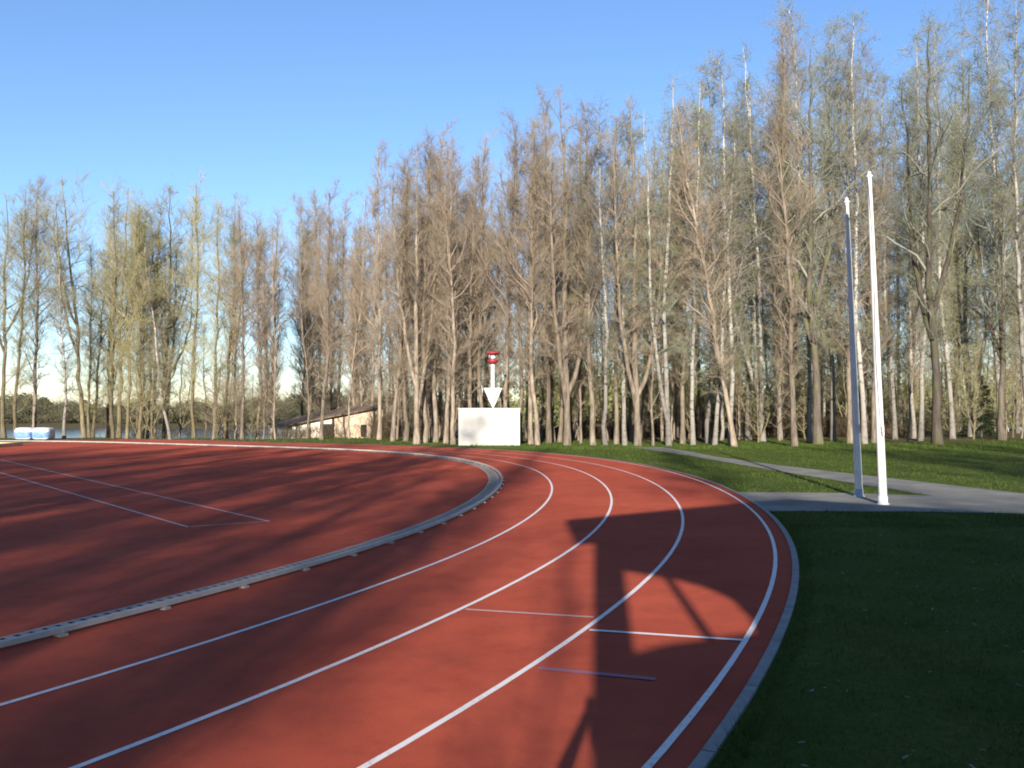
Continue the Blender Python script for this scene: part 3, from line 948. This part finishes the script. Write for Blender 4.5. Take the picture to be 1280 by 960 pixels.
# ------------------------------------------------------------------ masses of scrub and far shore woods (nobody could count them)
def scrub(name, label, cols, n_c, area, hmin, hmax, mat, seed, twig=.010, per=60, spread=.9, keep=None, leafy=0, mat2=None, lsz=.05):
    rg = np.random.default_rng(seed)
    x = rg.uniform(area[0], area[1], n_c); y = rg.uniform(area[2], area[3], n_c)
    if keep is not None:
        m = keep(x, y); x, y = x[m], y[m]
    n = len(x); z = terrain(x, y)
    hh = rg.uniform(hmin, hmax, n) ** 1.0 * (0.72 + .25 * np.sin(x * .061 + 2 * seed) + .35 * np.sin(x * .35 + seed) * np.sin(x * .13 + y * .2))
    i = np.repeat(np.arange(n), per); N = len(i)
    c = np.stack([x, y, z], -1)[i] + np.c_[rg.normal(0, .22 * spread, (N, 2)), np.zeros(N)]
    st = c + np.c_[rg.normal(0, .25 * spread, (N, 2)), np.ones(N)] * (hh[i] * rg.uniform(0, .65, N))[:, None]
    d = np.c_[rg.normal(0, .38 * spread, (N, 2)), np.ones(N) * .8]
    tp = st + d * (hh[i] * rg.uniform(.25, .6, N))[:, None]
    a = np.cross(tp - st, rg.normal(0, 1, (N, 3))); a /= np.linalg.norm(a, axis=1)[:, None]; a *= twig
    b = Buf()
    b.add(np.stack([st - a, st + a, tp], 1), np.arange(N * 3).reshape(-1, 3), 0)
    if leafy:
        K = n * leafy; j = np.repeat(np.arange(n), leafy)
        rad = rg.normal(0, 1, (K, 3)); rad /= np.linalg.norm(rad, axis=1)[:, None]; rad *= rg.uniform(.3, 1, K)[:, None] ** .5
        cc = np.stack([x, y, z], -1)[j] + rad * np.stack([hh[j] * .42 * spread, hh[j] * .42 * spread, hh[j] * .46], -1) + np.stack([0 * hh[j], 0 * hh[j], hh[j] * .5], -1)
        d = rg.normal(0, 1, (K, 3)); d /= np.linalg.norm(d, axis=1)[:, None]
        e = np.cross(d, rg.normal(0, 1, (K, 3))); e /= np.linalg.norm(e, axis=1)[:, None]; s = lsz * rg.uniform(.6, 1.5, K)[:, None]
        b.add(np.stack([cc - d * s, cc + e * s * .7, cc + d * s, cc - e * s * .7], 1), np.arange(K * 4).reshape(-1, 4), 1)
    return tag(b.build(name, [mat, mat2 or mat]), label, 'undergrowth', kind='stuff')


scrub('undergrowth', 'dry reddish brown undergrowth between the trunks of the wood', None, 620, (-9, 26, 54, 68), 2.0, 3.6, M['reed'], 21, .013, 130)
scrub('undergrowth', 'low grey brown brush in the depth of the wood on the right', None, 520, (18, 60, 66, 92), 1.2, 3.4, M['wood_far'], 22, .016, 70, leafy=60, mat2=M['leaf_olive'], lsz=.06)
scrub('undergrowth', 'thin brown brush under the trees round the shed', None, 110, (-26, -8, 52, 57), .5, 1.2, M['reed'], 23, .008, 60)
scrub('woods', 'brown scrub and trees along the far shore of the lake', None, 1500, (-200, 40, 174, 220), 3.2, 6.4, M['wood_far'], 24, .035, 110, 1.7, leafy=150, mat2=M['wood_far'], lsz=.15)
scrub('woods', 'dark evergreen tops above the far shore scrub', None, 90, (-180, 30, 205, 240), 6.0, 9.5, M['wood_far2'], 25, .05, 30, 1.0, leafy=330, mat2=M['wood_far2'], lsz=.3,
      keep=lambda x, y: np.sin(x * .09) > .55)
scrub('woods', 'yellow green far trees closing the view behind the wood', None, 560, (2, 150, 98, 150), 5.0, 11.0, M['wood_far'], 26, .04, 40, 1.3, leafy=330, mat2=M['leaf_olive'], lsz=.20)

# ------------------------------------------------------------------ white block and the arrow mast on it
x0, y0 = at(573, 557); x1, _ = at(650, 557)
zt = height_at(510, y0)
bo = empty('storage_block', ((x0 + x1) / 2, y0 + .9, 0))
tag(bo, 'plain white rendered block at the track edge carrying the red topped arrow', 'block')
hw = (x1 - x0) / 2
b = Buf(); b.box((-hw, -.9, -.05), (hw, .9, zt - .07)); bevel(b.build('body', M['blockwhite'], bo), .02)
b = Buf(); b.box((-hw - .03, -.93, zt - .068), (hw + .03, .93, zt)); bevel(b.build('lid', M['blockwhite'], bo), .015)
b = Buf(); b.box((hw - .27, -.906, .05), (hw - .255, -.902, zt - .12)); b.build('seam', M['signgrey'], bo)

mx, md = (616 - 640) / F_PX * 42.8, 42.8
mast = empty('signal_mast', (mx, md, zt))
tag(mast, 'white mast with downward arrow foot and red round top on the white block', 'signal mast')
ppx = 42.8 / F_PX
zz = lambda v: height_at(v, md) - zt
b = Buf()
wid = 11.5 * ppx
prism(b, [(-wid, zz(485)), (0, -.005), (.03, -.005), (wid, zz(485))], [], -.05, .05)
bevel(b.build('arrow_head', M['signwhite'], mast), .008)
b = Buf(); prism(b, [(.02 * wid, zz(504)), (.12 * wid, zz(504)), (.66 * wid, zz(487.5)), (.54 * wid, zz(487.5))], [], -.066, -.056); b.build('stripe', M['signgrey'], mast)
b = Buf(); b.tube([(0, 0, zz(485.5)), (0, 0, zz(452))], [.105, .10], 12); b.build('post', M['signwhite'], mast)
b = Buf(); b.lathe([(0.0, zz(455)), (.16, zz(455)), (.25, zz(452.5)), (.28, zz(449.6)), (.0, zz(449.2))], 18); b.build('bowl', M['signred'], mast)
b = Buf(); b.lathe([(0.0, zz(449)), (.10, zz(448.8)), (.15, zz(446.6)), (.10, zz(444.4)), (.0, zz(444))], 14); b.build('lamp', M['signwhite'], mast)
b = Buf(); b.lathe([(0.0, zz(443.6)), (.18, zz(443.6)), (.36, zz(442.4)), (.38, zz(441)), (.18, zz(439.4)), (.0, zz(439.0))], 18); b.build('cap', M['signred'], mast)
b = Buf()
for ang in (0, 2.1, 4.2):
    b.tube([(math.cos(ang) * .24, math.sin(ang) * .24, zz(449)), (math.cos(ang) * .24, math.sin(ang) * .24, zz(441.8))], .018, 6)
b.build('bracket', M['signred'], mast)


# ------------------------------------------------------------------ flagpoles
def flagpole(x, y, h, r0, label, foot):
    o = empty('flagpole', (x, y, 0)); o.rotation_euler.y = R(-1.7); tag(o, label, 'flagpole', 'two white flagpoles by the footpath')
    b = Buf(); b.tube([(0, 0, .02), (0, 0, h * .35), (0, 0, h * .7), (0, 0, h)], [r0, r0 * .86, r0 * .68, r0 * .50], 18); b.build('pole', M['polewhite'], o)
    b = Buf(); b.lathe([(r0 * 1.45, .008), (r0 * 1.45, .025), (r0 * 1.12, .035), (r0 * 1.1, .16), (r0 * .9, .165)], 18)
    b.build('base', M['steel' if foot else 'polewhite'], o)
    b = Buf(); b.lathe([(r0 * .5, h), (r0 * .8, h + .012), (r0 * .82, h + .035), (r0 * .45, h + .055), (.03, h + .075), (.035, h + .10), (.0, h + .13)], 14); b.build('finial', M['polewhite'], o)
    b = Buf(); b.box((-.02, -r0 - .05, 1.35), (.02, -r0 + .02, 1.39)); b.box((-.015, -r0 - .07, 1.28), (.015, -r0 - .045, 1.46)); b.build('cleat', M['polewhite'], o)
    b = Buf(); zs = np.linspace(1.4, h - .02, 14)
    b.tube(np.c_[-.03 + .015 * np.sin(zs * 1.7), -(r0 * (1 - .5 * zs / h)) - .022 - .015 * np.sin(zs / h * 3.14), zs], .006, 5); b.build('halyard', M['polewhite'], o)


px_, py_ = at(1104, 631)
h1 = height_at(222, py_)
flagpole(px_, py_, h1, .076, 'bright white flagpole standing nearer, fully sunlit', False)
p2y = 17.5; p2x = px_ + (p2y - py_) * math.tan(SUN_AZ)
flagpole(p2x, p2y, height_at(254, p2y), .076, 'shaded greyish flagpole just behind the bright one', True)

# ------------------------------------------------------------------ low shed by the lake
A, Bc = np.array([-14.7, 58.0]), np.array([-9.1, 61.0])
u = (Bc - A); LU = np.linalg.norm(u); u /= LU; rot = math.atan2(u[1], u[0])
shed = empty('shed', (A[0], A[1], -1.2), rot)
tag(shed, 'low derelict pale shed with brown sloping roof behind the tree trunks', 'shed')
zl, zh, DP = .72 + 1.2, 1.92 + 1.2, 6.6
roof_z = lambda x: zl + (zh - zl) * x / LU
half = LU * .42
door = [(1.75, .05), (2.55, .05), (2.55, 1.95), (1.75, 1.95)]
win = [(4.75, 1.05), (5.2, 1.05), (5.2, 1.9), (4.75, 1.9)]
b = Buf(); prism(b, [(0, -.6), (half, -.6), (half, roof_z(half)), (0, roof_z(0))], [], 0, .2, 0)
b.box((0, .2, -.6), (.2, DP, zl), 0)
b.build('whitewashed_wall', M['shedwall'], shed)
b = Buf(); prism(b, [(half, -.6), (LU, -.6), (LU, zh), (half, roof_z(half))], [win], -.004, .2, 0)
b.box((LU - .2, .2, -.6), (LU, DP, zh - .06), 0); b.box((.2, DP - .2, -.6), (LU - .2, DP, zl), 0)
b.build('brick_wall', M['shedbrick'], shed)
b = Buf(); prism(b, [(-.45, roof_z(-.45) + .02), (LU + .35, roof_z(LU + .35) + .02), (LU + .35, roof_z(LU + .35) + .12), (-.45, roof_z(-.45) + .12)], [], -.30, DP + .3)
b.build('roof', M['shedroof'], shed)
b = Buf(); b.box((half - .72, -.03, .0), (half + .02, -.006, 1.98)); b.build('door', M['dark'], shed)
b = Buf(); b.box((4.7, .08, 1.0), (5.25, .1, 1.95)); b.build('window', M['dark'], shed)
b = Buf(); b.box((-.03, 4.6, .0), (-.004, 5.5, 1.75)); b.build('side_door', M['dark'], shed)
b = Buf(); b.box((half + .03, -.06, -.6), (half + .17, -.007, roof_z(half) - .02)); b.build('post', M['dark'], shed)

# ------------------------------------------------------------------ white and blue bundle, sandpit edge, far white bench
tx, ty = (44.5 - 640) / F_PX * 50, 50.0
tp = empty('wrapped_bundle', (tx, ty, 0))
tag(tp, 'two white and blue wrapped bundles strapped together at the far left edge', 'bundle')
for sx in (-.5, .5):
    bm = bmesh.new()
    bmesh.ops.create_cube(bm, size=1)
    bmesh.ops.subdivide_edges(bm, edges=bm.edges[:], cuts=5, use_grid_fill=True)
    rr = random.Random(int(sx * 10))
    for vtx in bm.verts:
        x, y, z = vtx.co * 2
        k = (abs(x) ** 5 + abs(y) ** 5 + abs(z) ** 5) ** .2
        m_ = max(abs(x), abs(y), abs(z))
        vtx.co = Vector((x, y, z)) / (k if k > 1e-6 else 1) * m_ * .5
        vtx.co.x = vtx.co.x * 1.0 + sx; vtx.co.y *= 1.0; vtx.co.z = vtx.co.z * .72 + .37
        vtx.co += Vector((rr.uniform(-.012, .012), rr.uniform(-.012, .012), rr.uniform(-.01, .01)))
    me = bpy.data.meshes.new('bundle')
    for f in bm.faces:
        f.smooth = True
        c = f.calc_center_median()
        f.material_index = 1 if (c.z < .50 and c.z > .12 and c.y < -.3) else 0
    bm.to_mesh(me); bm.free()
    me.materials.append(M['tarpwhite']); me.materials.append(M['tarpblue'])
    link('bundle', me, tp)
b = Buf(); b.box((-.03, -.54, .30), (.03, .52, .36)); b.build('strap', M['signgrey'], tp)

ex, ey = at(15, 560.5); ex -= 1.05
sp = empty('sandpit', (ex, ey, 0)); tag(sp, 'low pale timber sandpit frame at the left edge of the red infield', 'sandpit')
b = Buf()
for lo, hi in (((-7, 0, 0), (0, .12, .18)), ((-7, 2.6, 0), (0, 2.72, .18)), ((-.12, .12, 0), (0, 2.6, .18)), ((-7, .12, 0), (-6.88, 2.6, .18))):
    b.box(lo, hi)
bevel(b.build('frame', M['timber'], sp), .01)
b = Buf(); b.box((-6.88, .12, .0), (-.12, 2.6, .12)); b.build('sand', M['sand'], sp)

wx, wy = (1266 - 640) / F_PX * 70, 70.0
wb = empty('bench', (wx, wy, 0), .1); tag(wb, 'low white bench far off between the trunks at the right', 'bench')
b = Buf(); b.box((-.75, -.18, .26), (.75, .18, .34)); b.build('seat', M['signwhite'], wb)
for sx in (-.55, .55):
    b = Buf(); b.box((sx - .05, -.16, -.1), (sx + .05, .16, .26)); b.build('leg', M['signwhite'], wb)

# ------------------------------------------------------------------ the hut behind the viewpoint whose shadow falls over the outer lanes
hut = empty('timing_hut', (0, -3.5, 0)); tag(hut, 'tall gabled timing hut behind the viewpoint with one open upper window', 'hut')
k_az, k_el = math.tan(SUN_AZ), math.tan(SUN_EL) / math.cos(SUN_AZ)
gab = [(-.36, -.1), (7.6, -.1), (7.6, 5.72), (3.42, 6.62), (-.36, 5.72)]
hole = [(-.07, 3.28), (.20, 3.36), (.9, 3.47), (.95, 3.62), (.90, 3.90), (.72, 4.08), (.45, 4.22), (-.04, 4.36)]
b = Buf(); prism(b, gab, [hole], -.12, 0)
dz, dx = 1.5 * k_el, 1.5 * k_az
big = [(-.33, 3.05 + dz), (1.15 - dx, 3.15 + dz), (1.15 - dx, 4.2 + dz), (.4 - dx, 4.5 + dz), (-.33, 4.62 + dz)]
prism(b, gab, [big], -1.62, -1.5)
b.box((-.36, -1.5, -.1), (-.34, -.12, 5.7)); b.box((7.48, -1.5, -.1), (7.6, -.12, 5.7))
b.build('wall', M['hutwall'], hut)
b = Buf()
prism(b, [(-.78, 5.56), (3.42, 6.66), (3.42, 6.80), (-.78, 5.70)], [], -1.95, .25)
prism(b, [(3.42, 6.66), (8.0, 5.56), (8.0, 5.70), (3.42, 6.80)], [], -1.95, .25)
b.build('roof', M['shedroof'], hut)
b = Buf(); b.tube([(.40, -.06, 4.24), (.53, -.06, 3.40)], .05, 6); b.build('window_bar', M['hutwall'], hut)
b = Buf(); b.box((3.2, .0, .02), (4.15, .05, 2.1)); dd = b.build('door', M['dark'], hut)

# ------------------------------------------------------------------ the person taking the picture: only the shadow of head and arms is in view
def person():
    o = empty('person', (.03, -.40, 0)); tag(o, 'person in dark jacket standing behind the viewpoint with both hands raised to a phone', 'person')
    V = [(0, 0, .96, .15)]; E = []
    def chain(start, pts):
        i = start
        for p in pts:
            V.append(p); E.append((i, len(V) - 1)); i = len(V) - 1
        return i
    chest = chain(0, [(0, .01, 1.14, .145), (0, .0, 1.36, .15)])
    neck = chain(chest, [(0, .01, 1.50, .075), (0, .02, 1.57, .062)])
    chain(neck, [(0, .035, 1.64, .088), (0, .04, 1.71, .10), (0, .035, 1.78, .085)])
    for s in (-1, 1):
        hip = chain(0, [(s * .10, 0, .88, .105), (s * .11, .01, .50, .068), (s * .115, -.01, .10, .048)])
        chain(hip, [(s * .12, .05, .045, .045), (s * .125, .17, .035, .038)])
        wr = chain(chest, [(s * .18, 0, 1.42, .070), (s * .29, .10, 1.20, .052), (s * .20, .26, 1.48, .043), (s * .105, .335, 1.66, .031)])
        palm = chain(wr, [(s * .085, .350, 1.715, .034)])
        for k, ln in enumerate((.062, .070, .066, .052)):
            z = 1.725 + k * .017
            chain(palm, [(s * .070, .362 + .004 * k, z + .004, .010), (s * (.070 - ln * .5), .374, z + .012, .0095), (s * (.070 - ln), .372, z + .014, .008)])
        chain(palm, [(s * .062, .340, 1.705, .011), (s * .042, .348, 1.722, .010), (s * .030, .352, 1.738, .009)])
    me = bpy.data.meshes.new('body'); me.from_pydata([v[:3] for v in V], E, [])
    tmp = bpy.data.objects.new('body', me); COL.objects.link(tmp)
    sk = tmp.modifiers.new('skin', 'SKIN'); sk.use_smooth_shade = True
    for i, v in enumerate(V):
        d = me.skin_vertices[0].data[i]; d.radius = (v[3] * (1.25 if i in (0, 1, 2) else 1), v[3] * (.8 if i in (0, 1, 2) else 1)); d.use_root = (i == 0)
    sb = tmp.modifiers.new('sub', 'SUBSURF'); sb.levels = 2; sb.render_levels = 2
    dg = bpy.context.evaluated_depsgraph_get()
    out = bpy.data.meshes.new_from_object(tmp.evaluated_get(dg)); out.name = 'body'
    bpy.data.objects.remove(tmp)
    out.materials.clear()
    for m in ('cloth', 'skin', 'dark'): out.materials.append(M[m])
    for p in out.polygons:
        c = p.center
        head = c.z > 1.53 and abs(c.x) < .1 and c.y < .2
        hand = c.y > .31 and c.z > 1.62
        p.material_index = 1 if (head or hand) else (2 if c.z < .95 and c.y < .25 else 0)
    link('body', out, o)
    b = Buf(); b.lathe([(.0, 1.865), (.06, 1.85), (.098, 1.80), (.108, 1.73), (.10, 1.66), (.085, 1.63)], 16, org=(0, .012, 0)); b.build('hair', M['hair'], o)
    b = Buf()
    for s in (-1, 1):
        b.tube([(s * .035, .128, 1.715), (s * .035, .136, 1.715)], [.014, .009], 8)
    b.tube([(0, .125, 1.72), (0, .150, 1.675)], [.010, .016], 8); b.box((-.025, .118, 1.632), (.025, .124, 1.640))
    b.build('face', M['skin'], o)


person()
ph = empty('phone', (0, -.016, EYE)); tag(ph, 'black mobile phone held up at the viewpoint by the person in the dark jacket', 'phone')
b = Buf(); b.box((-.068, -.005, -.037), (.068, .004, .034)); bevel(b.build('case', M['dark'], ph), .003)
b = Buf(); b.box((-.060, -.0065, -.031), (.060, -.0055, .029)); b.build('screen', M['slot'], ph)

# ------------------------------------------------------------------ light, sky, camera
sun = bpy.data.lights.new('sun', 'SUN')
sun.energy = 5.0; sun.angle = R(0.53); sun.color = (1.0, 0.905, 0.78)
so = bpy.data.objects.new('sun', sun); COL.objects.link(so)
so.rotation_euler = SD.to_track_quat('-Z', 'Y').to_euler()
so.location = (-4, -40, 20)

wd = bpy.data.worlds.new('World'); scene.world = wd; wd.use_nodes = True
N, L = wd.node_tree.nodes, wd.node_tree.links
sky = N.new('ShaderNodeTexSky'); sky.sky_type = 'NISHITA'; sky.sun_disc = False
sky.sun_elevation = SUN_EL; sky.sun_rotation = math.pi + SUN_AZ
sky.air_density = 1.15; sky.dust_density = 0.05; sky.ozone_density = 4.0; sky.altitude = 100
L.new(mix(N, L, 1.0, sky.outputs[0], (0.93, 0.97, 1.10), 'MULTIPLY'), N['Background'].inputs['Color'])
N['Background'].inputs['Strength'].default_value = 0.08

cam = bpy.data.cameras.new('camera')
cam.sensor_width = 36.0; cam.lens = 36.0 * F_PX / 1280.0
cam.clip_start = 0.05; cam.clip_end = 3000
co = bpy.data.objects.new('camera', cam); COL.objects.link(co)
co.location = (0, 0, EYE)
co.rotation_euler = (math.pi / 2 + PITCH, 0, 0)
scene.camera = co

scene.view_settings.view_transform = 'Standard'
scene.view_settings.look = 'None'
scene.view_settings.gamma = 1.0
scene.view_settings.exposure = 1.3
scene.render.engine = 'CYCLES'
scene.cycles.use_denoising = True
scene.cycles.filter_width = 1.9
scene.cycles.max_bounces = 5
scene.cycles.diffuse_bounces = 3
scene.cycles.transparent_max_bounces = 4
